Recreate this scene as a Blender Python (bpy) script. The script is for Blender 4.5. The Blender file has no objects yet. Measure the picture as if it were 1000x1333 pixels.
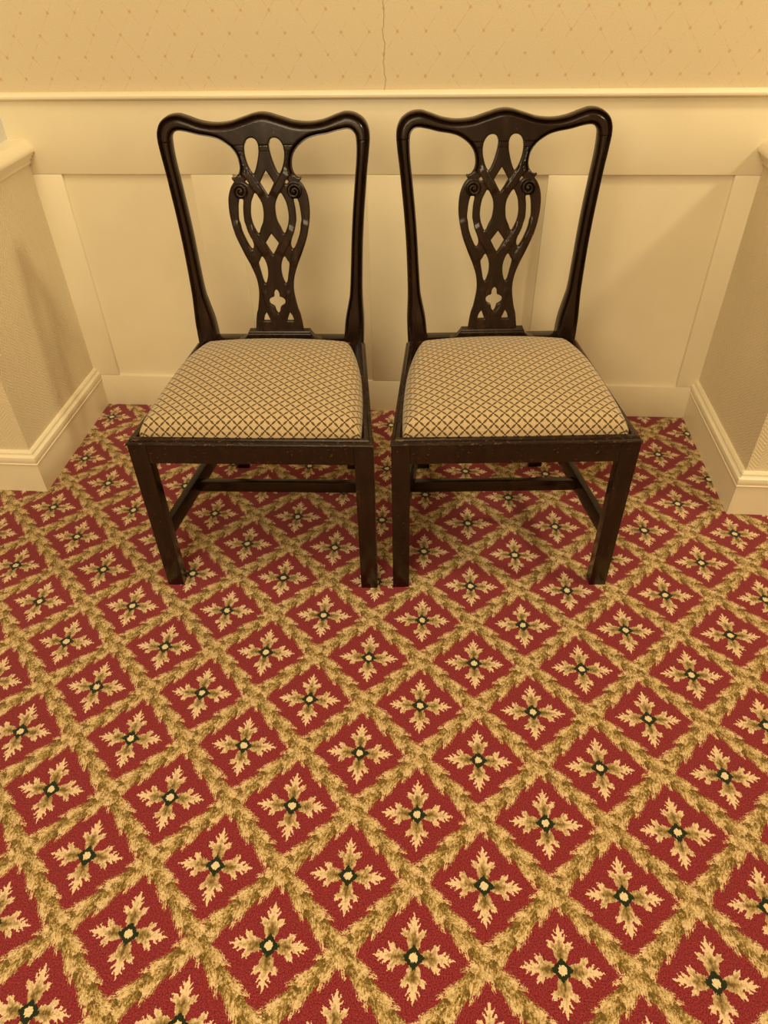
import bpy, bmesh, math, random
import numpy as np
from mathutils import Vector, Matrix
from mathutils.geometry import delaunay_2d_cdt

S = bpy.context.scene
COL = S.collection

# ------------------------------------------------------------------ camera
F_PX, PITCH, YAW, ROLL, CAM_D, CAM_H = 928.67, 0.6996, 0.08907, -0.02368, 2.17057, 1.36
cd = bpy.data.cameras.new('camera')
cam = bpy.data.objects.new('camera', cd); COL.objects.link(cam)
cd.sensor_fit = 'VERTICAL'; cd.sensor_height = 36.0
cd.lens = F_PX / 1333.0 * 36.0
cd.clip_start = 0.05; cd.clip_end = 50
fw = Vector((0, math.cos(PITCH), -math.sin(PITCH)))
up = Vector((0, math.sin(PITCH), math.cos(PITCH)))
rt = Vector((1, 0, 0))
rt2 = math.cos(ROLL) * rt + math.sin(ROLL) * up
up2 = -math.sin(ROLL) * rt + math.cos(ROLL) * up
RZ = Matrix.Rotation(YAW, 3, 'Z')
a, b, c = RZ @ rt2, RZ @ up2, -(RZ @ fw)
M = Matrix(((a.x, b.x, c.x, 0), (a.y, b.y, c.y, -CAM_D), (a.z, b.z, c.z, CAM_H), (0, 0, 0, 1)))
cam.matrix_world = M
S.camera = cam

# ------------------------------------------------------------------ world, lights, exposure
W = bpy.data.worlds.new('world'); S.world = W; W.use_nodes = True
W.node_tree.nodes['Background'].inputs[0].default_value = (1.0, 0.80, 0.55, 1)
W.node_tree.nodes['Background'].inputs[1].default_value = 0.30

def area(name, loc, aim, size, power, col=(1.0, 0.83, 0.52), sy=None):
    ld = bpy.data.lights.new(name, 'AREA'); ld.energy = power; ld.color = col
    ld.shape = 'RECTANGLE' if sy else 'DISK'; ld.size = size
    if sy: ld.size_y = sy
    o = bpy.data.objects.new(name, ld); COL.objects.link(o)
    o.location = loc
    o.rotation_euler = (Vector(aim) - Vector(loc)).to_track_quat('-Z', 'Y').to_euler()
    return o

area('ceiling_light_source', (-0.35, -1.75, 3.15), (-0.35, -1.35, 0), 1.8, 41)
area('corridor_light_source', (-0.6, -3.6, 2.20), (-0.3, -0.6, 0.3), 1.5, 52)
area('side_light_source', (2.60, -1.00, 3.05), (-0.7, -0.3, 0.6), 0.34, 46)

S.view_settings.view_transform = 'Standard'
S.view_settings.look = 'None'
S.view_settings.exposure = 0.20
S.view_settings.gamma = 1.0
S.view_settings.use_curve_mapping = False

# ------------------------------------------------------------------ node helpers
class N:
    """a float socket with arithmetic that builds Math nodes"""
    def __init__(s, t, sock): s.t, s.k = t, sock
    def _m(s, op, *o, clamp=False):
        n = s.t.nodes.new('ShaderNodeMath'); n.operation = op; n.use_clamp = clamp
        for i, v in enumerate((s,) + o):
            if isinstance(v, N): s.t.links.new(v.k, n.inputs[i])
            else: n.inputs[i].default_value = v
        return N(s.t, n.outputs[0])
    def __add__(s, o): return s._m('ADD', o)
    __radd__ = __add__
    def __mul__(s, o): return s._m('MULTIPLY', o)
    __rmul__ = __mul__
    def __sub__(s, o): return s._m('SUBTRACT', o)
    def __rsub__(s, o): return (s * -1.0) + o
    def __truediv__(s, o): return s._m('DIVIDE', o)
    def abs(s): return s._m('ABSOLUTE')
    def round(s): return s._m('ROUND')
    def floor(s): return s._m('FLOOR')
    def frac(s): return s._m('FRACT')
    def max(s, o): return s._m('MAXIMUM', o)
    def min(s, o): return s._m('MINIMUM', o)
    def lt(s, o): return s._m('LESS_THAN', o)
    def gt(s, o): return s._m('GREATER_THAN', o)
    def sqrt(s): return s._m('SQRT')
    def step(s, lo, hi):            # smoothstep lo..hi -> 0..1
        n = s.t.nodes.new('ShaderNodeMapRange'); n.interpolation_type = 'SMOOTHSTEP'
        s.t.links.new(s.k, n.inputs[0]); n.inputs[1].default_value = lo; n.inputs[2].default_value = hi
        return N(s.t, n.outputs[0])
    def ramp(s, stops, interp='LINEAR'):
        n = s.t.nodes.new('ShaderNodeValToRGB'); cr = n.color_ramp; cr.interpolation = interp
        while len(cr.elements) > 1: cr.elements.remove(cr.elements[-1])
        for i, (p, v) in enumerate(stops):
            e = cr.elements[0] if i == 0 else cr.elements.new(p)
            e.position = p
            e.color = (v, v, v, 1) if not isinstance(v, tuple) else v + (1,)
        s.t.links.new(s.k, n.inputs[0])
        return n.outputs[0]

def mix(t, f, ca, cb):
    n = t.nodes.new('ShaderNodeMix'); n.data_type = 'RGBA'
    for i, v in ((0, f), (6, ca), (7, cb)):
        if isinstance(v, N): t.links.new(v.k, n.inputs[i])
        elif isinstance(v, (tuple, list)): n.inputs[i].default_value = tuple(v)[:3] + (1,)
        elif isinstance(v, (int, float)): n.inputs[i].default_value = v
        else: t.links.new(v, n.inputs[i])
    return n.outputs[2]

def new_mat(name):
    m = bpy.data.materials.new(name); m.use_nodes = True
    t = m.node_tree
    return m, t, t.nodes['Principled BSDF']

def coords(t, kind='Object'):
    tc = t.nodes.new('ShaderNodeTexCoord')
    return tc.outputs[kind]

def xyz(t, vec):
    n = t.nodes.new('ShaderNodeSeparateXYZ'); t.links.new(vec, n.inputs[0])
    return [N(t, n.outputs[i]) for i in range(3)]

def comb(t, x, y, z=0.0):
    n = t.nodes.new('ShaderNodeCombineXYZ')
    for i, v in enumerate((x, y, z)):
        if isinstance(v, N): t.links.new(v.k, n.inputs[i])
        else: n.inputs[i].default_value = v
    return n.outputs[0]

def noise(t, vec, scale, detail=2.0, rough=0.5, out='Fac'):
    n = t.nodes.new('ShaderNodeTexNoise'); n.inputs['Scale'].default_value = scale
    n.inputs['Detail'].default_value = detail; n.inputs['Roughness'].default_value = rough
    if vec is not None: t.links.new(vec, n.inputs['Vector'])
    return N(t, n.outputs[out])

def bump(t, bs, h, strength, dist):
    n = t.nodes.new('ShaderNodeBump'); n.inputs['Strength'].default_value = strength
    n.inputs['Distance'].default_value = dist
    t.links.new(h.k if isinstance(h, N) else h, n.inputs['Height'])
    t.links.new(n.outputs[0], bs.inputs['Normal'])

# ------------------------------------------------------------------ materials
# carpet: red ground, lattice of leaf garlands, a four-armed flower in every cell
def carpet_material():
    m, t, bs = new_mat('woven_carpet')
    x, y, z = xyz(t, coords(t))
    n1 = noise(t, comb(t, x * 330.0, y * 210.0), 1.0, 1.0)
    n2 = noise(t, comb(t, x * 330.0 + 91.3, y * 210.0 + 17.0), 1.0, 1.0)
    n3 = noise(t, comb(t, x * 80.0 + 5.0, y * 80.0), 1.0, 2.0)
    x1 = x + (n1 - 0.5) * 0.0060 + (n3 - 0.5) * 0.005
    y1 = y + (n2 - 0.5) * 0.0095
    E1 = (0.12305, 0.12496); E2 = (-0.12642, 0.12672); O = (-0.00698, -1.73069)
    det = E1[0] * E2[1] - E1[1] * E2[0]
    dx, dy = x1 - O[0], y1 - O[1]
    u = dx * (E2[1] / det) - dy * (E2[0] / det)
    v = dy * (E1[0] / det) - dx * (E1[1] / det)
    fu, fv = u - u.round(), v - v.round()
    r2 = 0.70711
    p, q = (fu + fv) * r2, (fv - fu) * r2
    ap, aq = p.abs(), q.abs()
    r, tt = ap.max(aq), ap.min(aq)
    def capsule(X, Y, x0, y0, x1, y1, r0, r1):     # tapered lobe; negative inside
        dx_, dy_ = x1 - x0, y1 - y0; L2 = dx_ * dx_ + dy_ * dy_
        px_, py_ = X - x0, Y - y0
        h = ((px_ * dx_ + py_ * dy_) / L2).max(0.0).min(1.0)
        qx, qy = px_ - h * dx_, py_ - h * dy_
        return (qx * qx + qy * qy).sqrt() - (h * (r1 - r0) + r0), h
    lobes = [(.06, 0, .20, 0, .045, .050), (.105, .045, .15, .060, .016, .012), (.15, .020, .235, .090, .036, .016), (.205, .085, .250, .122, .018, .004),
             (.185, .080, .205, .122, .012, .005), (.20, 0, .32, 0, .036, .022), (.245, .015, .305, .064, .020, .006), (.30, .012, .345, .045, .013, .005), (.31, 0, .395, 0, .024, .005)]
    sd = None
    for l_ in lobes:
        d_, _h = capsule(r, tt, *l_)
        sd = d_ if sd is None else sd.min(d_)
    arm = sd.lt(0.0)
    rel = (sd * -1.0) / 0.035                      # 0 at the rim, 1 deep inside
    tip = r.step(0.09, 0.33)
    c_dark, c_mid, c_lite = (0.130, 0.080, 0.020), (0.36, 0.240, 0.095), (0.68, 0.505, 0.315)
    n4 = noise(t, comb(t, x * 260.0, y * 150.0, 3.0), 1.0, 2.0)
    n7 = noise(t, comb(t, x * 70.0, y * 70.0, 5.0), 1.0, 2.0)
    k = tip * 0.50 - rel * 0.50 + (n4 - 0.5) * 1.1 + (n7 - 0.5) * 0.9 + 0.57
    armc = k.ramp([(0.0, c_dark), (0.38, c_mid), (0.80, c_lite)])
    # garland bands
    def band(cc, ll, ph):
        # cc signed cross distance, ll along: two staggered rows of overlapping leaves
        side = cc.gt(0.0); ac = cc.abs()
        g_ = (ll * 3.0 + side * 0.42 + ph + 50.0).frac() / 3.0
        d0, h0 = capsule(g_, ac, 0.02, 0.004, 0.29, 0.086, 0.046, 0.030)
        d1, h1 = capsule(g_ + 0.3333, ac, 0.02, 0.004, 0.39, 0.110, 0.046, 0.012)
        ser = ((g_ * 24.0 - ac * 34.0 + 50.0).frac() - 0.5) * 0.038
        d0 = d0 - ser; d1 = d1 - ser
        inside = d0.min(d1).min(ac - 0.078).lt(0.0)
        top1 = d1.lt(0.0)
        h = top1 * (h1 - h0) + h0
        dd = top1 * (d1 - d0) + d0
        nn = noise(t, comb(t, ll * 26.0 + side * 7.3, (ac - ll * 0.30) * 95.0, ph * 9.0), 1.0, 3.0, 0.65)
        kk = h * 0.72 + (dd * -4.0) + (nn - 0.5) * 2.6 + (n4 - 0.5) * 1.2 - 0.02
        col = kk.ramp([(0.0, (0.105, 0.062, 0.013)), (0.28, (0.215, 0.135, 0.030)), (0.52, (0.43, 0.290, 0.115)), (0.85, (0.66, 0.490, 0.280))])
        return inside, col
    cu = fu - 0.5 * ((fu.gt(0.0)) * 2.0 - 1.0)       # signed distance to the line fu = +-.5
    cv = fv - 0.5 * ((fv.gt(0.0)) * 2.0 - 1.0)
    in1, col1 = band(cu, v * -1.0, 0.1)
    in2, col2 = band(cv, u * -1.0, 0.6)
    # ground with fine pile mottling
    n5 = noise(t, comb(t, x * 420.0, y * 420.0, 7.0), 1.0, 1.0)
    n6 = noise(t, comb(t, x * 2.2, y * 2.2, 2.0), 1.0, 2.0)
    red = mix(t, n5.step(0.25, 0.75), (0.110, 0.010, 0.013), (0.285, 0.031, 0.038))
    c0 = mix(t, arm, red, armc)
    dia = (ap + aq)
    ring = dia.lt(0.108)
    core = (p * p + q * q).sqrt().lt(0.041)
    c0 = mix(t, ring, c0, (0.014, 0.020, 0.008))
    c0 = mix(t, core, c0, (0.66, 0.54, 0.33))
    c0 = mix(t, in2, c0, col2)
    c0 = mix(t, in1, c0, col1)
    # fine pile speckle on everything
    sp = n5 * 0.5 + 0.78
    hs = t.nodes.new('ShaderNodeHueSaturation'); t.links.new(c0, hs.inputs['Color']); t.links.new(sp.k, hs.inputs['Value'])
    t.links.new(hs.outputs[0], bs.inputs['Base Color'])
    bs.inputs['Roughness'].default_value = 0.95
    bs.inputs['Sheen Weight'].default_value = 0.15
    bs.inputs['Specular IOR Level'].default_value = 0.1
    bump(t, bs, n5 + n6 * 0.3, 0.6, 0.004)
    return m

def wood_material(name='dark_mahogany', wear=0.69):
    m, t, bs = new_mat(name)
    vec = coords(t)
    x, y, z = xyz(t, vec)
    g = noise(t, comb(t, x * 60.0, y * 60.0, z * 7.0), 1.0, 4.0, 0.6)
    sc = noise(t, comb(t, x * 90.0 + 3.0, y * 260.0, z * 160.0), 1.0, 3.0, 0.7)
    big = noise(t, vec, 9.0, 2.0)
    c0 = (g * 0.75 + big * 0.4 - 0.05).ramp([(0.25, (0.0048, 0.0020, 0.0011)), (0.55, (0.0135, 0.0052, 0.0024)), (0.9, (0.036, 0.0140, 0.0060))])
    c1 = mix(t, sc.step(wear, wear + 0.07) * 0.6, c0, (0.16, 0.085, 0.04))
    t.links.new(c1, bs.inputs['Base Color'])
    rg = big * 0.14 + g * 0.14 + 0.10
    t.links.new(rg.k, bs.inputs['Roughness'])
    bs.inputs['Specular IOR Level'].default_value = 0.32; bs.inputs['Coat Weight'].default_value = 0.10; bs.inputs['Coat Roughness'].default_value = 0.22
    bump(t, bs, g + sc * 0.4, 0.25, 0.0012)
    return m

def fabric_material():
    m, t, bs = new_mat('trellis_fabric')
    x, y, _ = xyz(t, coords(t, 'UV'))
    P = 0.0179
    n0 = noise(t, comb(t, x * 300.0, y * 300.0), 1.0, 1.0)
    wx = noise(t, comb(t, x * 9.0, y * 9.0), 1.0, 1.0)
    x = x + (wx - 0.5) * 0.004 + (n0 - 0.5) * 0.0010
    y = y + (n0 - 0.5) * 0.0008
    u, v = (x + y) * (0.70711 / P), (y - x) * (0.70711 / P)
    fu, fv = u - u.round(), v - v.round()
    def lens(c_, l_):
        k = l_.abs()                      # 0 at node .. .5 mid-edge
        hw = ((k * 2.0)._m('MULTIPLY', 3.14159 * 0.5)._m('SINE')) * 0.135 - 0.002
        return (c_.abs() - hw).lt(0.0) * k.gt(0.13)
    ln = lens(fu, fv).max(lens(fv, fu))
    node = (fu.abs() + fv.abs()).lt(0.150)
    line = ((fu.abs()).lt(0.030)).max((fv.abs()).lt(0.030)) * 0.45
    # soft colour
    nn = noise(t, comb(t, x * 600.0, y * 600.0, 1.0), 1.0, 1.0)
    base = mix(t, nn.step(0.3, 0.7), (0.35, 0.255, 0.135), (0.56, 0.43, 0.255))
    c0 = mix(t, line, base, (0.115, 0.062, 0.020))
    c0 = mix(t, ln, c0, (0.100, 0.056, 0.018))
    c0 = mix(t, node, c0, (0.018, 0.010, 0.008))
    t.links.new(c0, bs.inputs['Base Color'])
    bs.inputs['Roughness'].default_value = 0.85
    bs.inputs['Sheen Weight'].default_value = 0.2
    bs.inputs['Specular IOR Level'].default_value = 0.2
    bump(t, bs, nn, 0.35, 0.0012)
    return m

def paint_material(name='cream_paint', col=(0.76, 0.665, 0.47)):
    m, t, bs = new_mat(name)
    vec = coords(t)
    n0 = noise(t, vec, 3.0, 3.0)
    n1 = noise(t, vec, 160.0, 2.0)
    c0 = mix(t, n0.step(0.3, 0.7), tuple(v * 0.95 for v in col), tuple(min(1, v * 1.03) for v in col))
    t.links.new(c0, bs.inputs['Base Color'])
    bs.inputs['Roughness'].default_value = 0.42
    bump(t, bs, n0 * 3.0 + n1 * 0.3, 0.12, 0.002)
    return m

def wallpaper_material():
    m, t, bs = new_mat('trellis_wallpaper')
    vec = coords(t)
    x, y, z = xyz(t, vec)
    u = (x + 0.384) / 0.0725; v = (z - 1.077) / 0.098
    a_, b_ = u + v, u - v                       # nodes where both integer
    fa, fb = a_ - a_.round(), b_ - b_.round()
    nl = noise(t, vec, 55.0, 2.0)
    nf = noise(t, vec, 500.0, 2.0)
    line = ((fa.abs()).lt(0.020)).max((fb.abs()).lt(0.020)) * nl.step(0.42, 0.66) * 0.55
    du, dv = (fa + fb) * (0.5 * 0.0725), (fa - fb) * (0.5 * 0.098)
    d = (du * du + dv * dv).sqrt() + (nf - 0.5) * 0.004
    spot = (d * -1.0).step(-0.0055, -0.0015) * 0.6
    base = mix(t, nf.step(0.3, 0.7), (0.59, 0.48, 0.305), (0.67, 0.555, 0.365))
    c0 = mix(t, line, base, (0.56, 0.36, 0.175))
    c0 = mix(t, spot, c0, (0.47, 0.27, 0.11))
    # the lifted, split seam
    wob = noise(t, comb(t, 0.0, 0.0, z * 28.0), 1.0, 3.0)
    sx = (x + 0.166 + (wob - 0.5) * 0.022).abs()
    c0 = mix(t, (sx * -1.0).step(-0.0022, -0.0004) * 0.7, c0, (0.36, 0.23, 0.10))
    t.links.new(c0, bs.inputs['Base Color'])
    bs.inputs['Roughness'].default_value = 0.7
    h = nf * 0.4 + sx.step(0.0, 0.004) * 1.5
    bump(t, bs, h, 0.4, 0.0015)
    return m

def embossed_material():
    m, t, bs = new_mat('embossed_wallcovering')
    vec = coords(t)
    x, y, z = xyz(t, vec)
    hcoord = x + y
    P = 0.011
    a_, b_ = (hcoord + z) / P, (hcoord - z) / P
    n0 = noise(t, vec, 210.0, 2.0)
    big = noise(t, vec, 2.5, 2.0)
    cell = (hcoord / 0.022).floor()
    par = (cell * 0.5).frac().gt(0.25)
    f = (par * (a_ - b_) + b_).frac()
    h = (f - 0.5).abs() * 2.0 + n0 * 1.2
    c0 = mix(t, big.step(0.3, 0.7), (0.68, 0.58, 0.39), (0.75, 0.64, 0.44))
    t.links.new(c0, bs.inputs['Base Color'])
    bs.inputs['Roughness'].default_value = 0.6
    bump(t, bs, h, 0.55, 0.0016)
    return m

MAT_CARPET = carpet_material()
MAT_WOOD = wood_material()
MAT_WORN = wood_material('worn_mahogany_edge', 0.58)
MAT_RUBBED = wood_material('rubbed_mahogany', 0.635)
MAT_FABRIC = fabric_material()
MAT_PAINT = paint_material()
MAT_TRIM = paint_material('cream_gloss_trim', (0.80, 0.705, 0.51))
MAT_GREY = paint_material('pale_grey_paint', (0.62, 0.62, 0.58))
MAT_CEIL = paint_material('ceiling_paint', (0.80, 0.75, 0.65))
MAT_PAPER = wallpaper_material()
MAT_EMB = embossed_material()

# ------------------------------------------------------------------ mesh helpers
def obj(name, verts, faces, mat, parent=None, smooth=False, angle=None):
    me = bpy.data.meshes.new(name); me.from_pydata([tuple(v) for v in verts], [], faces); me.update()
    bm = bmesh.new(); bm.from_mesh(me); bmesh.ops.recalc_face_normals(bm, faces=bm.faces); bm.to_mesh(me); bm.free()
    me.materials.append(mat)
    if smooth:
        me.polygons.foreach_set('use_smooth', [True] * len(me.polygons))
        if angle: me.set_sharp_from_angle(angle=math.radians(angle))
    o = bpy.data.objects.new(name, me); COL.objects.link(o)
    if parent: o.parent = parent
    return o

def box_data(x0, x1, y0, y1, z0, z1):
    v = [(x0, y0, z0), (x1, y0, z0), (x1, y1, z0), (x0, y1, z0), (x0, y0, z1), (x1, y0, z1), (x1, y1, z1), (x0, y1, z1)]
    f = [(0, 3, 2, 1), (4, 5, 6, 7), (0, 1, 5, 4), (1, 2, 6, 5), (2, 3, 7, 6), (3, 0, 4, 7)]
    return v, f

def bevel_obj(o, w, seg=2, edges=None):
    bm = bmesh.new(); bm.from_mesh(o.data)
    bmesh.ops.bevel(bm, geom=[e for e in bm.edges if (edges is None or edges(e))], offset=w, segments=seg, affect='EDGES', profile=0.5)
    bm.to_mesh(o.data); bm.free()
    o.data.polygons.foreach_set('use_smooth', [True] * len(o.data.polygons))
    o.data.set_sharp_from_angle(angle=math.radians(35))
    return o

def box(name, x0, x1, y0, y1, z0, z1, mat, parent=None, bev=0.0, seg=2):
    v, f = box_data(x0, x1, y0, y1, z0, z1)
    o = obj(name, v, f, mat, parent)
    return bevel_obj(o, bev, seg) if bev else o

def sweep(name, path, prof, mat, parent=None, angle=30):
    """mitred sweep of a profile (offset to the right of travel, z) along a plan polyline"""
    n = len(path); secs = []
    for i, p in enumerate(path):
        p = Vector(p)
        d0 = (Vector(path[i]) - Vector(path[i - 1])).normalized() if i else None
        d1 = (Vector(path[i + 1]) - Vector(path[i])).normalized() if i < n - 1 else None
        if d0 is None: d0 = d1
        if d1 is None: d1 = d0
        n0, n1 = Vector((d0.y, -d0.x)), Vector((d1.y, -d1.x))
        mdir = (n0 + n1).normalized(); k = 1.0 / max(0.2, mdir.dot(n0))
        secs.append([(p.x + mdir.x * k * o_, p.y + mdir.y * k * o_, z_) for o_, z_ in prof])
    V = [v for s_ in secs for v in s_]; m_ = len(prof); Fc = []
    for i in range(n - 1):
        for j in range(m_):
            a_, b_ = i * m_ + j, i * m_ + (j + 1) % m_
            Fc.append((a_, b_, b_ + m_, a_ + m_))
    Fc.append(tuple(range(m_))); Fc.append(tuple(reversed(range((n - 1) * m_, n * m_))))
    return obj(name, V, Fc, mat, parent, smooth=True, angle=angle)

def tag(o, label=None, cat=None, group=None, kind=None):
    if label: o['label'] = label
    if cat: o['category'] = cat
    if group: o['group'] = group
    if kind: o['kind'] = kind
    return o

def structure(o, label, cat):
    return tag(o, label, cat, kind='structure')

# ------------------------------------------------------------------ the setting
XL, XR = -1.2124, 0.8699            # faces of the two half-height piers
PY = -0.500                         # their fronts
floor = obj('floor', *box_data(-3.8, 3.8, -4.2, 0.05, -0.05, 0.0), MAT_CARPET)
structure(floor, 'red woven carpet with tan leaf trellis and four-armed flower motifs', 'floor')

ceiling = obj('ceiling', *box_data(-3.8, 3.8, -4.2, 0.1, 3.2, 3.25), MAT_CEIL)
structure(ceiling, 'plain pale ceiling above the corridor', 'ceiling')

WT = 0.988                          # top of the panelling
wall_back = obj('wall_back', *box_data(-3.8, 3.8, 0.0, 0.10, WT - 0.01, 3.2), MAT_PAPER)
structure(wall_back, 'back wall with pale trellis wallpaper above cream wooden panelling', 'wall')
REC = 0.013
# panelling built of pieces: backing boards (panel) sit REC behind the frame
zb, zt = 0.1181, 0.7846
px = [(-1.1247, -0.7362), (-0.6112, -0.2227), (-0.0977, 0.2932), (0.4160, 0.8026)]
for x0, x1 in px:
    box('panel', x0 - 0.01, x1 + 0.01, REC, 0.10, zb - 0.01, zt + 0.01, MAT_PAINT, wall_back)
def frame_piece(name, x0, x1, z0, z1):
    # small ease on the arrises only
    return box(name, x0, x1, 0.0, 0.10, z0, z1, MAT_PAINT, wall_back, bev=0.0028, seg=2)
frame_piece('top_rail', -1.60, 1.30, zt, WT + 0.004)
frame_piece('bottom_rail', -1.60, 1.30, -0.01, zb)
for x0, x1 in ((-1.60, px[0][0]), (px[0][1], px[1][0]), (px[1][1], px[2][0]), (px[2][1], px[3][0]), (px[3][1], 1.30)):
    frame_piece('stile', x0, x1, zb, zt)

rail_prof = [(0.0, 0.9785), (0.006, 0.9775), (0.013, 0.979), (0.0165, 0.983), (0.017, 0.988), (0.014, 0.993), (0.008, 0.996), (0.0, 0.9965)]
trim = sweep('trim_1', [(-3.8, 0.0), (3.8, 0.0)], rail_prof, MAT_TRIM)
structure(trim, 'slim cream dado rail between the panelling and the wallpaper', 'trim')

# half-height piers left and right, wallcovering below a moulded cap
def pier(side, X, sgn, far):
    x0, x1 = sorted((X, far))
    w = obj('wall_' + side, *box_data(x0, x1, PY, 0.0, 0.0, 0.868), MAT_EMB)
    return w
wl = structure(pier('left', XL, -1, -3.8), 'left side wall in embossed cream wallcovering below its cap', 'wall')
wr = structure(pier('right', XR, 1, 3.8), 'right side wall in embossed cream wallcovering below its cap', 'wall')
upl = obj('wall_left_upper', *box_data(-3.8, XL - 0.042, PY + 0.052, 0.0, 0.868, 3.2), MAT_GREY)
structure(upl, 'pale grey wall strip above the left capping shelf', 'wall')

cap_prof = [(-0.06, 0.868), (-0.06, 0.879), (0.004, 0.879), (0.010, 0.8765), (0.020, 0.868), (0.027, 0.859), (0.0290, 0.853), (0.0280, 0.847),
            (0.0215, 0.845), (0.0205, 0.838), (0.0150, 0.836), (0.0140, 0.829), (0.0080, 0.827), (0.0065, 0.8155), (0.0, 0.8155), (-0.001, 0.868)]
base_prof = [(0.0, 0.0), (0.0165, 0.0), (0.0165, 0.099), (0.0195, 0.101), (0.0205, 0.104), (0.0185, 0.107), (0.0195, 0.112), (0.0205, 0.119),
             (0.0185, 0.127), (0.0125, 0.131), (0.011, 0.134), (0.011, 0.139), (0.007, 0.144), (0.0, 0.1445)]
# travel so that the right-hand side of travel faces the niche
lp = [(-3.8, PY), (XL, PY), (XL, 0.0)]
rp = [(XR, 0.0), (XR, PY), (3.8, PY)]
structure(sweep('trim_2', lp, cap_prof, MAT_TRIM), 'moulded cream cap on top of the left side wall', 'trim')
structure(sweep('trim_3', rp, cap_prof, MAT_TRIM), 'moulded cream cap on top of the right side wall', 'trim')
structure(sweep('baseboard_left', lp, base_prof, MAT_TRIM), 'tall cream moulded skirting along the left side wall', 'baseboard')
structure(sweep('baseboard_right', rp, base_prof, MAT_TRIM), 'tall cream moulded skirting along the right side wall', 'baseboard')

# rest of the corridor behind the camera
for nm, d in (('wall_corridor_left', (-3.9, -3.8, -4.2, 0.1, 0, 3.25)), ('wall_corridor_right', (3.8, 3.9, -4.2, 0.1, 0, 3.25)),
              ('wall_front', (-3.9, 3.9, -4.3, -4.2, 0, 3.25))):
    structure(obj(nm, *box_data(*d), MAT_PAINT), 'plain cream corridor wall behind the viewpoint', 'wall')

# ------------------------------------------------------------------ chair back (one carved board, cut into its parts)
XO = 0.0105
def resample(pts, step, closed, linear=False):
    P = [Vector(p) for p in pts]; n = len(P); out = []
    rng = range(n) if closed else range(n - 1)
    for i in rng:
        p1, p2 = P[i], P[(i + 1) % n]
        p0 = P[i - 1] if (i > 0 or closed) else p1 * 2 - p2
        p3 = P[(i + 2) % n] if (i + 2 < n or closed) else p2 * 2 - p1
        k = max(1, int(round((p2 - p1).length / step)))
        for j in range(k):
            s_ = j / k
            if linear: q = p1.lerp(p2, s_)
            else:
                q = 0.5 * ((2 * p1) + (p2 - p0) * s_ + (2 * p0 - 5 * p1 + 4 * p2 - p3) * s_ ** 2 + (3 * p1 - p0 - 3 * p2 + p3) * s_ ** 3)
            out.append((q.x, q.y))
    if not closed: out.append((P[-1].x, P[-1].y))
    return out
def fit(p):                         # centre on the splat axis, ease the ears in a touch
    x = min(0.0, p[0] + XO); k = abs(x) / 0.25
    return (x * (1 - 0.034 * min(1, k)), p[1])
OUTER = [(-0.0105, 1.0030), (-0.0200, 1.0024), (-0.0330, 1.0000), (-0.0600, 0.9925), (-0.0884, 0.9849), (-0.1241, 0.9822), (-0.1589, 0.9865), (-0.1927, 0.9969), (-0.2154, 1.0021), (-0.2395, 0.9993), (-0.2604, 0.9883), (-0.2717, 0.9721), (-0.2755, 0.9515), (-0.2729, 0.9201), (-0.2672, 0.8772), (-0.2625, 0.8331), (-0.2566, 0.7765), (-0.2514, 0.7119), (-0.2484, 0.651), (-0.2465, 0.588), (-0.2473, 0.5491), (-0.2484, 0.5093), (-0.2462, 0.4584), (-0.2455, 0.440)]
OPEN_A = [(-0.1905, 0.458), (-0.191, 0.4745), (-0.1954, 0.5162), (-0.2057, 0.5623), (-0.2106, 0.5881), (-0.2157, 0.651), (-0.2206, 0.7238), (-0.2263, 0.7879), (-0.234, 0.8552), (-0.2402, 0.9093), (-0.2405, 0.9461), (-0.2344, 0.9605), (-0.2214, 0.9666), (-0.198, 0.9639), (-0.1692, 0.9575), (-0.1401, 0.9531), (-0.1172, 0.9463), (-0.0951, 0.9321), (-0.0806, 0.9136), (-0.076, 0.8923), (-0.0791, 0.8762), (-0.0882, 0.8665), (-0.0978, 0.8660)]
OPEN_B = [(-0.0978, 0.8660), (-0.0970, 0.8615), (-0.0925, 0.8572)]
OPEN_C = [(-0.0925, 0.8572), (-0.1033, 0.8436), (-0.1117, 0.8214), (-0.114, 0.7932), (-0.1114, 0.7646), (-0.1022, 0.7266), (-0.0873, 0.6908), (-0.0717, 0.6573), (-0.0617, 0.6295), (-0.0579, 0.6044), (-0.0589, 0.5821), (-0.0649, 0.5497), (-0.071, 0.53), (-0.0764, 0.492), (-0.0764, 0.458)]
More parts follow.
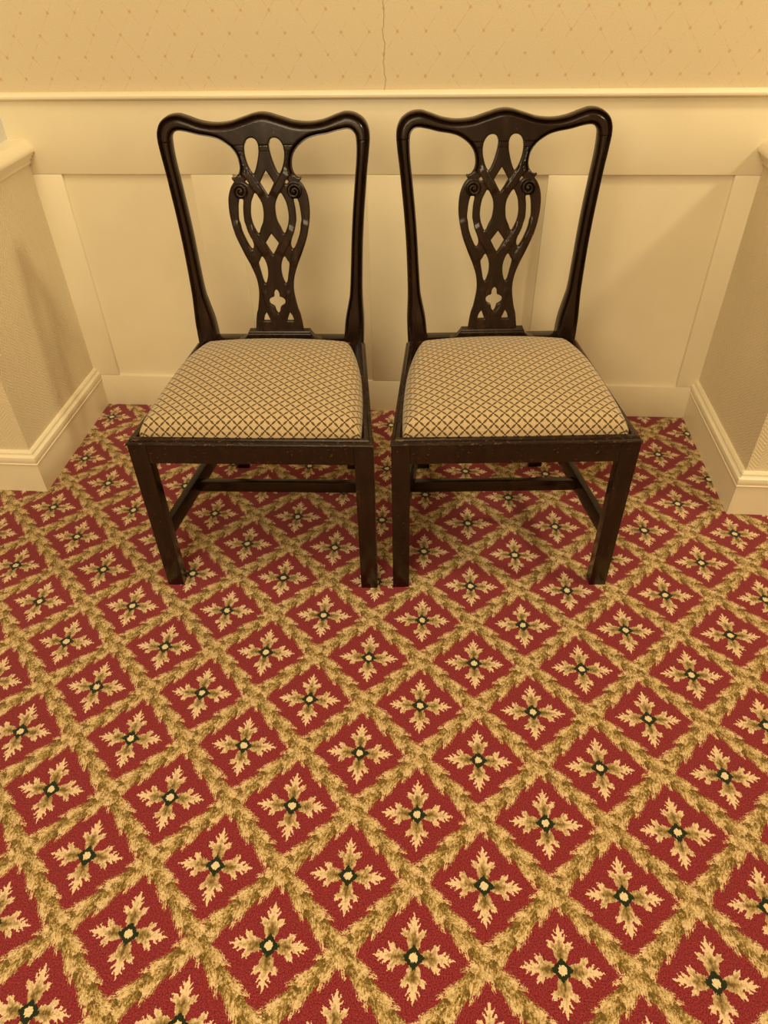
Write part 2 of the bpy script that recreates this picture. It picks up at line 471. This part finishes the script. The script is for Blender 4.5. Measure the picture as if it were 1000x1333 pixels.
HOLES = {
 'tear': [(-0.0370, 0.9522), (-0.0290, 0.949), (-0.0240, 0.9410), (-0.0235, 0.9295), (-0.0260, 0.9135), (-0.0310, 0.8960), (-0.0370, 0.8810), (-0.0421, 0.8740), (-0.0466, 0.8782), (-0.052, 0.8888), (-0.0565, 0.9029), (-0.0587, 0.9168), (-0.0582, 0.9305), (-0.0545, 0.9419), (-0.0465, 0.9500)],
 'tri': [(-0.0599, 0.861), (-0.0547, 0.8528), (-0.059, 0.8505), (-0.0651, 0.8558)],
 'eye': [(-0.0424, 0.8309), (-0.034, 0.8206), (-0.0274, 0.8059), (-0.0258, 0.7873), (-0.0286, 0.7673), (-0.0357, 0.7518), (-0.0433, 0.737), (-0.0511, 0.7492), (-0.0564, 0.7645), (-0.0582, 0.7824), (-0.0549, 0.8072), (-0.0487, 0.8219)],
 'slit': [(-0.0787, 0.8195), (-0.0739, 0.8146), (-0.0765, 0.7949), (-0.0770, 0.7699), (-0.0748, 0.7594), (-0.0699, 0.7416), (-0.0633, 0.7262), (-0.0588, 0.7119), (-0.061, 0.7015), (-0.0648, 0.7002), (-0.0708, 0.7093), (-0.0786, 0.7262), (-0.0848, 0.7442), (-0.0872, 0.7595), (-0.0898, 0.7699), (-0.089, 0.7875), (-0.0864, 0.8073), (-0.0824, 0.8183)],
 'drop': [(-0.0402, 0.6812), (-0.0346, 0.6751), (-0.0296, 0.6604), (-0.0283, 0.6443), (-0.0308, 0.628), (-0.0370, 0.6137), (-0.042, 0.6211), (-0.0459, 0.6388), (-0.0505, 0.6631), (-0.0468, 0.6711)],
}
CENTRE = {   # left halves, top to bottom, in centred coordinates
 'dia1': [(0.0, 0.8811), (-0.0085, 0.8680), (-0.0173, 0.8538), (-0.0085, 0.8390), (0.0, 0.8254)],
 'dia2': [(0.0, 0.7364), (-0.0085, 0.7255), (-0.0170, 0.7140), (-0.0085, 0.6990), (0.0, 0.6857)],
 'quat': [(0.0, 0.5980), (-0.0050, 0.5930), (-0.0068, 0.5870), (-0.0075, 0.5800), (-0.0135, 0.5775), (-0.0195, 0.5735), (-0.0215, 0.5670), (-0.0185, 0.5600), (-0.0125, 0.5562), (-0.0075, 0.5520), (-0.0055, 0.5440), (-0.0030, 0.5390), (0.0, 0.5355)],
}
BTRI = [(-0.0315, 0.5378), (-0.0225, 0.5159), (-0.0415, 0.5158), (-0.0375, 0.5300)]
mir = lambda L: [(-x, z) for x, z in L]
ST = 0.0024
ho = [fit(p) for p in OUTER]
full_out = resample(mir(ho[1:])[::-1] + ho, ST, False)
nh = len(full_out)
outer_loop = full_out
oa = resample([fit(p) for p in OPEN_A], ST, False); ob_ = resample([fit(p) for p in OPEN_B], ST, False); oc = resample([fit(p) for p in OPEN_C], ST, False)
open_loop = oa + ob_[1:] + oc[1:]
# close the opening along z = .458
x_a, x_b = open_loop[-1][0], open_loop[0][0]
open_loop += [(x_a + (x_b - x_a) * i / 20, 0.458) for i in range(1, 20)]
loops = [open_loop, mir(open_loop)]
for k_, h_ in HOLES.items():
    L_ = resample([(p[0] + XO, p[1]) for p in h_], 0.0018, True, linear=(k_ == 'tri')); loops += [L_, mir(L_)]
for k_, h_ in CENTRE.items():
    full = h_ + [(-x, z) for x, z in reversed(h_)][1:-1]
    loops.append(resample(full, 0.0018, True, linear=(k_ != 'quat')))
L_ = resample(BTRI, 0.0018, True, linear=True); loops += [L_, mir(L_)]
Z_POST, Z_SPL = 0.945, 0.9375
def inside(P, poly):
    poly = np.array(poly); x0, y0 = poly[:, 0], poly[:, 1]; x1, y1 = np.roll(x0, -1), np.roll(y0, -1)
    res = np.zeros(len(P), bool)
    for i in range(0, len(P), 4000):
        q = P[i:i + 4000]; X = q[:, 0:1]; Y = q[:, 1:2]
        cnd = ((y0 > Y) != (y1 > Y)) & (X < (x1 - x0) * (Y - y0) / np.where(y1 == y0, 1e-12, y1 - y0) + x0)
        res[i:i + 4000] = (cnd.sum(1) % 2) == 1
    return res
def dist(P, pts):
    pts = np.array(pts); d = np.empty(len(P))
    for i in range(0, len(P), 2000):
        d[i:i + 2000] = np.sqrt(((P[i:i + 2000, None, :] - pts[None]) ** 2).sum(2)).min(1)
    return d
cont = np.array(outer_loop + [p for l in loops for p in l])
# interior sample points: rings near the contour, then a jittered grid
rng = np.random.default_rng(4)
ins = []
def ring(loop, offs):
    A = np.array(loop); T = np.roll(A, -1, 0) - np.roll(A, 1, 0); T /= (np.linalg.norm(T, axis=1)[:, None] + 1e-9)
    Nn = np.c_[T[:, 1], -T[:, 0]]
    for s_ in (1, -1):
        for o_ in offs: yield A + Nn * s_ * o_, o_
def body_mask(P):
    m_ = inside(P, outer_loop)
    for l in loops: m_ &= ~inside(P, l)
    return m_
for l in [outer_loop] + loops:
    frame_loop = l is outer_loop or l is loops[0] or l is loops[1]
    for R_, o_ in ring(l, (0.0009, 0.0024, 0.0040, 0.0056, 0.0073, 0.0092, 0.0112) if frame_loop else (0.0009, 0.0024, 0.0046)):
        d_ = dist(R_, cont); R_ = R_[d_ > o_ * 0.9]; ins.append(R_)
ins = np.concatenate(ins)
gx = np.arange(-0.27, 0.2701, 0.0020); gz = np.arange(0.440, 1.006, 0.0020)
G = np.array(np.meshgrid(gx, gz)).reshape(2, -1).T + rng.uniform(-.0002, .0002, (len(gx) * len(gz), 2))
G = G[body_mask(G)]; G = G[dist(G, cont) > 0.0060]
G = G[dist(G, np.array(outer_loop + loops[0] + loops[1])) > 0.0125]
SC = np.array([-0.0672, 0.8365])
fx = np.arange(-0.020, 0.0201, 0.0009)
Fg = np.array(np.meshgrid(fx, fx)).reshape(2, -1).T; Fg = Fg[np.hypot(Fg[:, 0], Fg[:, 1]) < 0.020] + SC
Fg = np.r_[Fg, Fg * [-1, 1]]
Fg = Fg[body_mask(Fg)]; Fg = Fg[dist(Fg, cont) > 0.0012]
ins = ins[body_mask(ins)]
allin = np.r_[ins, G, Fg]
# thin out near-duplicates
keyz = {}; keep = []
for i, p in enumerate(allin):
    k_ = (int(p[0] / 0.0008), int(p[1] / 0.0008))
    if k_ in keyz: continue
    keyz[k_] = 1; keep.append(i)
allin = allin[keep]
verts2 = [Vector(p) for p in cont]; edges2 = []; base_i = 0
for l in [outer_loop] + loops:
    n_ = len(l); edges2 += [(base_i + i, base_i + (i + 1) % n_) for i in range(n_)]; base_i += n_
def cut(p0, p1, n_=1):
    i = len(verts2); verts2.append(Vector(p0)); verts2.append(Vector(p1)); edges2.append((i, i + 1))
cut((-0.30, Z_POST), (-0.19, Z_POST)); cut((0.30, Z_POST), (0.19, Z_POST))
cut((-0.12, Z_SPL), (0.12, Z_SPL))
cut((-0.30, 0.458), (0.30, 0.458))
verts2 += [Vector(p) for p in allin]
vo, eo, fo, *_ = delaunay_2d_cdt(verts2, edges2, [], 0, 1e-6)
V2 = np.array([(v.x, v.y) for v in vo]); F2 = np.array([f for f in fo if len(f) == 3])
cen = V2[F2].mean(1)
ok = body_mask(cen)
F2 = F2[ok]; cen = cen[ok]
ax = np.abs(cen[:, 0])
is_post = (ax > 0.14) & (cen[:, 1] < Z_POST)
is_spl = (ax < 0.13) & (cen[:, 1] < Z_SPL) & (cen[:, 1] > 0.458)
is_crest = ((ax > 0.14) & (cen[:, 1] >= Z_POST)) | ((ax <= 0.14) & (cen[:, 1] >= Z_SPL))
# carved heights
D_all = dist(V2, cont)
out_pts = np.array([p for p in full_out if p[1] > 0.45])
D_out = dist(V2, out_pts)
opn = np.array(oa[2:] + mir(oa[2:])); D_opn = dist(V2, opn)
def ss(a_, b_, x): k = np.clip((x - a_) / (b_ - a_), 0, 1); return k * k * (3 - 2 * k)
def bead(d, c_, w_): return np.sqrt(np.clip(1 - ((d - c_) / w_) ** 2, 0, 1))
Hh = np.zeros(len(V2))
x_, z_ = V2[:, 0], V2[:, 1]
fr = ss(0.455, 0.52, z_)                    # mouldings die out in the square foot of the post
mold = np.full(len(V2), -0.0015)
mold = np.where(D_out < 0.0056, -0.0045 + 0.0055 * bead(D_out, 0.0026, 0.0032), mold)
field = -0.0045 + 0.0062 * ss(0.0056, 0.015, D_out)
mold = np.where(D_out >= 0.0056, field, mold)
inn = np.where(D_opn < 0.0055, -0.0055 + 0.0040 * bead(D_opn, 0.0030, 0.0026), 0)
inn2 = -0.0055 + 0.0070 * ss(0.0058, 0.0105, D_opn)
near = D_opn < 0.0125
mold = np.where(D_opn < 0.0055, inn, np.where(near, np.minimum(mold + 0.001, inn2), mold))
mold = np.where(mold < 0.0016, 0.0016 + (mold - 0.0016) * 1.35, mold)
splm = np.full(len(V2), -0.0012)
# upper edge moulding of the splat runs out at the ears
splm = np.where(near & (z_ > 0.872), mold, splm)
in_frame = (np.abs(x_) > 0.12) | (z_ > 0.925)
Hh = np.where(in_frame, mold, splm)
# over-passing straps of the interlace
def ends(P, pl):                             # 0 at the strap's two ends, 1 along its middle
    a_, b_ = np.array(pl[0]), np.array(pl[-1]); L_ = np.linalg.norm(b_ - a_)
    t_ = ((P - a_) @ (b_ - a_)) / L_
    return ss(0.0, 0.014, t_) * (1 - ss(L_ - 0.014, L_, t_))
def seg_d(P, pl):
    d = np.full(len(P), 9.0)
    for a_, b_ in zip(pl[:-1], pl[1:]):
        a_, b_ = np.array(a_), np.array(b_); ab = b_ - a_
        t_ = np.clip(((P - a_) @ ab) / (ab @ ab), 0, 1); d = np.minimum(d, np.linalg.norm(P - (a_ + t_[:, None] * ab), axis=1))
    return d
PA = np.c_[-np.abs(x_), z_]
plA = [(-0.0545, 0.885), (-0.0460, 0.871), (-0.0335, 0.853), (-0.0205, 0.8355), (-0.0135, 0.822)]
sA = seg_d(PA, plA)
plB = [(-0.0560, 0.757), (-0.0470, 0.735), (-0.0355, 0.716), (-0.0240, 0.698), (-0.0140, 0.684)]
sB = seg_d(PA, plB)
plC = [(-0.0930, 0.770), (-0.0840, 0.735), (-0.0690, 0.703), (-0.0560, 0.680), (-0.0500, 0.655)]
sC = seg_d(PA, plC)
notfr = ~in_frame
for s_, wd, hh, pl_ in ((sA, 0.0088, 0.0028, plA), (sB, 0.0085, 0.0028, plB), (sC, 0.0085, 0.0020, plC)):
    Hh = np.where(notfr, Hh + hh * ends(PA, pl_) * (1 - ss(wd - 0.0008, wd + 0.0010, s_)), Hh)
# lower V straps round the quatrefoil
plD = [(-0.0330, 0.600), (-0.0290, 0.575), (-0.0230, 0.550), (-0.0060, 0.520)]
sD = seg_d(PA, plD)
Hh = np.where(notfr & (z_ < 0.62), Hh + 0.0014 * ends(PA, plD) * (1 - ss(0.0045, 0.0065, sD)), Hh)
# carved volutes
rv = PA - SC; rr = np.hypot(rv[:, 0], rv[:, 1]); th = np.arctan2(rv[:, 1], rv[:, 0])
sp = (rr / 0.0085 - th / (2 * math.pi)) % 1.0
vol = 0.0085 * (1 - ss(0.0160, 0.0190, rr)) - 0.0060 * (1 - ss(0.0, 0.30, np.minimum(sp, 1 - sp))) * (rr > 0.0030) * (rr < 0.0180) + 0.0020 * (1 - ss(0, 0.005, rr))
Hh = np.where(rr < 0.0200, Hh + vol, Hh)
Hh = Hh * fr + (-0.0005) * (1 - fr)
RR = 0.0026
edge = RR * (1 - np.sqrt(np.clip(1 - (1 - np.clip(D_all / RR, 0, 1)) ** 2, 0, 1)))
Hh = Hh - edge
# hairline joints
jd = np.minimum(np.where(np.abs(x_) > 0.14, np.abs(z_ - Z_POST), 9), np.where(np.abs(x_) < 0.13, np.abs(z_ - Z_SPL), 9))
Hh = Hh - 0.0006 * (1 - ss(0, 0.0008, jd))

def plane_y(z): return 0.485 + 0.15 * (z - 0.46)
def plate(name, mask, thick, setback, parent):
    fs = F2[mask]; used_v = np.unique(fs); remap = {int(v): i for i, v in enumerate(used_v)}; n_ = len(used_v)
    front = [(V2[v, 0], plane_y(V2[v, 1]) + setback - Hh[v], V2[v, 1]) for v in used_v]
    back_ = [(V2[v, 0], plane_y(V2[v, 1]) + thick(V2[v, 1]) - min(0.003, 1.2 * edge[v]), V2[v, 1]) for v in used_v]
    fc = [tuple(remap[int(v)] for v in f) for f in fs]
    # orient front faces towards -y
    def ccw(f):
        (xa, za), (xb, zb_), (xc, zc) = V2[f[0]], V2[f[1]], V2[f[2]]
        return (xb - xa) * (zc - za) - (xc - xa) * (zb_ - za) > 0
    faces = []; ec = {}
    for f, g in zip(fs, fc):
        if not ccw(f): g = (g[0], g[2], g[1])
        faces.append(g); faces.append((g[2] + n_, g[1] + n_, g[0] + n_))
        for i in range(3):
            e = (g[i], g[(i + 1) % 3]); ec[e] = 1
    for (i, j) in list(ec):
        if (j, i) not in ec: faces.append((j, i, i + n_, j + n_))
    me = bpy.data.meshes.new(name); me.from_pydata(front + back_, [], faces); me.update()
    me.polygons.foreach_set('use_smooth', [True] * len(me.polygons)); me.set_sharp_from_angle(angle=math.radians(50))
    me.materials.append(MAT_WOOD)
    o = bpy.data.objects.new(name, me); COL.objects.link(o); o.parent = parent
    return o

# ------------------------------------------------------------------ the chair
HW = 0.278                                   # half width at the front
RW = 0.231                                   # half width at the back
def make_chair(label):
    t = bpy.data.objects.new('dining_chair', None); COL.objects.link(t)
    t.empty_display_size = 0.2
    tag(t, label, 'chair', 'pair of carved wooden side chairs')
    plate('crest_rail', is_crest, lambda z: 0.026, 0.0, t)
    plate('splat', is_spl, lambda z: 0.015, 0.002, t)
    lm = is_post & (cen[:, 0] < 0); rm = is_post & (cen[:, 0] > 0)
    plate('back_post', lm, lambda z: 0.028 + 0.012 * max(0.0, min(1.0, (0.60 - z) / 0.12)), 0.0, t)
    plate('back_post', rm, lambda z: 0.028 + 0.012 * max(0.0, min(1.0, (0.60 - z) / 0.12)), 0.0, t)
    # rear legs, raked back and in
    for s_ in (-1, 1):
        V_, F_ = [], []
        lev = [(0.440, 0.178, 0.2265, 0.4845, 0.524), (0.36, 0.176, 0.2215, 0.487, 0.526), (0.24, 0.170, 0.213, 0.496, 0.534), (0.12, 0.163, 0.2045, 0.508, 0.545), (0.0, 0.157, 0.198, 0.521, 0.557)]
        for z, xa, xb, ya, yb in lev:
            c_ = 0.002
            V_ += [(s_ * x, y, z) for x, y in ((xa + c_, ya), (xb - c_, ya), (xb, ya + c_), (xb, yb - c_), (xb - c_, yb), (xa + c_, yb), (xa, yb - c_), (xa, ya + c_))]
        for i in range(len(lev) - 1):
            for j in range(8): F_.append((i * 8 + j, i * 8 + (j + 1) % 8, (i + 1) * 8 + (j + 1) % 8, (i + 1) * 8 + j))
        F_.append(tuple(range(8))); F_.append(tuple(range(32, 40)))
        obj('rear_leg', V_, F_, MAT_WOOD, t, smooth=True, angle=30)
    # front legs: square, inner corner chamfered
    w = 0.0425
    for s_ in (-1, 1):
        o_, i_ = HW, HW - w
        pl = [(o_, 0.0), (i_ + 0.0012, 0.0), (i_, 0.0012), (i_, w - 0.010), (i_ + 0.010, w), (o_, w)]
        V_ = [(s_ * x, y, z) for z in (0.0, 0.449) for x, y in pl]; n_ = len(pl)
        F_ = [(j, (j + 1) % n_, n_ + (j + 1) % n_, n_ + j) for j in range(n_)] + [tuple(range(n_)), tuple(range(n_, 2 * n_))]
        bevel_obj(obj('front_leg', V_, F_, MAT_RUBBED, t), 0.0014, 2)
        # scratched bead along the outer arris
    # seat rails
    box('front_rail', -HW + w, HW - w, 0.0008, 0.024, 0.3985, 0.449, MAT_RUBBED, t, bev=0.0012)
    box('rear_rail', -0.178, 0.178, 0.490, 0.520, 0.395, 0.4675, MAT_WOOD, t, bev=0.0012)
    def slanted(name, x0, y0, x1, y1, wd, z0, z1, bev=0.0012):
        for s_ in (-1, 1):
            d = Vector((x1 - x0, y1 - y0)).normalized(); n_ = Vector((-d.y, d.x)) * wd   # inward
            pl = [(x0, y0), (x1, y1), (x1 + n_.x, y1 + n_.y), (x0 + n_.x, y0 + n_.y)]
            V_ = [(s_ * x, y, z) for z in (z0, z1) for x, y in pl]
            F_ = [(0, 1, 5, 4), (1, 2, 6, 5), (2, 3, 7, 6), (3, 0, 4, 7), (0, 1, 2, 3), (4, 5, 6, 7)]
            bevel_obj(obj(name, V_, F_, MAT_WOOD, t), bev, 2)
    slanted('side_rail', HW - 0.004, w, RW - 0.004, 0.487, 0.024, 0.398, 0.449)
    slanted('side_stretcher', 0.2665, w - 0.004, 0.1960, 0.512, 0.0185, 0.138, 0.184)
    box('cross_stretcher', -0.2225, 0.2225, 0.224, 0.242, 0.139, 0.173, MAT_WOOD, t, bev=0.002)
    box('rear_stretcher', -0.168, 0.168, 0.515, 0.532, 0.170, 0.205, MAT_WOOD, t, bev=0.0015)
    # moulded lip round the slip seat (profile: offset outwards = negative inset)
    lp_ = [(-0.0180, 0.447), (-0.0180, 0.4610), (-0.0150, 0.4625), (-0.0085, 0.4625), (-0.0060, 0.4600), (-0.0052, 0.4570), (-0.0022, 0.4560), (0.0008, 0.4545), (0.0020, 0.4520), (0.0016, 0.4495), (-0.0006, 0.4480)]
    path = [(-RW, 0.487), (-HW, 0.0), (HW, 0.0), (RW, 0.487)]
    # travelling down the left side and across the front, the outside is on the right
    sweep('seat_moulding', path, lp_, MAT_WORN, t, angle=28)
    # shoe under the splat
    prof = [(0.0, 0.0985, 0.4655), (0.0015, 0.0985, 0.4700), (0.003, 0.0850, 0.4765), (0.005, 0.0845, 0.4800), (0.007, 0.0815, 0.4830), (0.009, 0.0780, 0.4880), (0.011, 0.0775, 0.4955), (0.022, 0.0775, 0.4960)]
    V_, F_ = [], []
    # plan outline at rising heights, curving out to slim ends
    sx = [(-0.118, 0.4672), (-0.108, 0.4690), (-0.099, 0.4735), (-0.092, 0.4825), (-0.086, 0.4925), (0.086, 0.4925), (0.092, 0.4825), (0.099, 0.4735), (0.108, 0.4690), (0.118, 0.4672)]
    bot = 0.4600
    ring_ = [(-0.118, bot)] + sx + [(0.118, bot)]
    for yy, ins_, dz in ((0.4800, 0.0, -0.0085), (0.4785, 0.0, -0.0100), (0.4785, 0.0, -0.0015), (0.4800, 0.0, 0.0)):
        pass
    lay = [(0.4780, 0.0, -0.0080), (0.4800, 0.0, -0.0062), (0.4812, 0.0015, -0.0062), (0.4820, 0.0025, -0.0030), (0.4840, 0.0030, -0.0008), (0.4860, 0.0035, 0.0), (0.5030, 0.0035, 0.0), (0.5050, 0.0035, -0.002)]
    n_ = len(ring_)
    for yy, ins_, dz in lay:
        for x, z in ring_:
            zz = max(bot, z + dz * min(1.0, (z - bot) / 0.02)) if z > bot else z
            V_.append((x - math.copysign(ins_, x), yy, zz))
    for i in range(len(lay) - 1):
        for j in range(n_): F_.append((i * n_ + j, i * n_ + (j + 1) % n_, (i + 1) * n_ + (j + 1) % n_, (i + 1) * n_ + j))
    F_.append(tuple(range(n_))); F_.append(tuple(range((len(lay) - 1) * n_, len(lay) * n_)))
    obj('splat_shoe', V_, F_, MAT_WOOD, t, smooth=True, angle=25)
    # slip seat cushion
    NU, NV = 56, 52
    def edge_h(s_):                          # s: 0 edge .. 1 centre, height over the frame
        return s_
    V_, F_, UVs = [], [], []
    y0, y1 = 0.0135, 0.4790
    for j in range(NV + 1):
        b_ = -1 + 2 * j / NV
        bb = math.copysign(abs(math.sin(b_ * math.pi / 2)) ** 0.93, b_)
        for i in range(NU + 1):
            a_ = -1 + 2 * i / NU
            aa = math.copysign(abs(math.sin(a_ * math.pi / 2)) ** 0.93, a_)
            # square to rounded square
            k_ = 0.12
            ua = aa * math.sqrt(1 - k_ * bb * bb * abs(aa) ** 6 * (2.0 if bb > 0 else 0.5)) ; vb = bb * math.sqrt(1 - k_ * aa * aa * abs(bb) ** 6 * (2.0 if bb > 0 else 0.5))
            y = y0 + (y1 - y0) * (vb + 1) / 2
            fy = y / 0.487
            hw = (HW - 0.0165) * (1 - fy) + (RW - 0.0185) * fy
            x = ua * hw * (1 + 0.012 * (1 - bb * bb))
            ex, ey = 1 - abs(aa), 1 - abs(bb)
            dx_, dy_ = ex * hw, ey * 0.233
            r_ = 0.036
            def q(d_, r_=r_): d_ = min(d_, r_); return math.sqrt(max(0, 1 - (1 - d_ / r_) ** 2))
            h_ = (0.0385 - 0.020 * max(0.0, (bb - 0.2) / 0.8) ** 1.5) * min(q(dx_), q(dy_)) ** 0.9 * (q(dx_) * q(dy_)) ** 0.1
            h_ += 0.024 * (1 - abs(aa) ** 2.2) * (1 - abs(bb) ** 2.6)
            V_.append((x, y, 0.4585 + h_))
    gi = lambda i, j: j * (NU + 1) + i
    for j in range(NV):
        for i in range(NU): F_.append((gi(i, j), gi(i + 1, j), gi(i + 1, j + 1), gi(i, j + 1)))
    # underside skirt
    rim = [gi(i, 0) for i in range(NU + 1)] + [gi(NU, j) for j in range(1, NV + 1)] + [gi(i, NV) for i in range(NU - 1, -1, -1)] + [gi(0, j) for j in range(NV - 1, 0, -1)]
    nb = len(V_); 
    for r_ in rim: V_.append((V_[r_][0] * 0.997, V_[r_][1], 0.4500))
    m_ = len(rim)
    for k_ in range(m_): F_.append((rim[(k_ + 1) % m_], rim[k_], nb + k_, nb + (k_ + 1) % m_))
    F_.append(tuple(nb + k_ for k_ in range(m_)))
    cu_ = obj('seat_cushion', V_, F_, MAT_FABRIC, t, smooth=True, angle=60)
    # wrap-length uv so the trellis follows the stuffing
    P_ = np.array(V_[:nb]).reshape(NV + 1, NU + 1, 3)
    du = np.linalg.norm(np.diff(P_, axis=1), axis=2); su = np.concatenate([np.zeros((NV + 1, 1)), np.cumsum(du, 1)], 1); su -= su[:, NU // 2:NU // 2 + 1]
    dv = np.linalg.norm(np.diff(P_, axis=0), axis=2); sv = np.concatenate([np.zeros((1, NU + 1)), np.cumsum(dv, 0)], 0)
    sv -= sv[NV // 2:NV // 2 + 1, :] 
    uvv = np.c_[su.ravel(), sv.ravel()]
    uvv = np.r_[uvv, uvv[rim]]
    ul = cu_.data.uv_layers.new(name='UVMap')
    li = np.empty(len(cu_.data.loops), int); cu_.data.loops.foreach_get('vertex_index', li)
    ul.data.foreach_set('uv', uvv[li].astype(np.float32).ravel())
    return t

chair = make_chair('dark carved wooden chair on the left, nearer the left skirting, beige trellis seat')
chair.location = (-0.4160, -0.881, 0); chair.rotation_euler = (0, 0, 0.034)
second = chair.copy(); COL.objects.link(second)
second.location = (0.1800, -0.846, 0); second.rotation_euler = (0, 0, 0.0735)
second['label'] = 'dark carved wooden chair on the right, nearer the right skirting, beige trellis seat'
for ch in list(chair.children):
    c_ = ch.copy(); COL.objects.link(c_); c_.parent = second
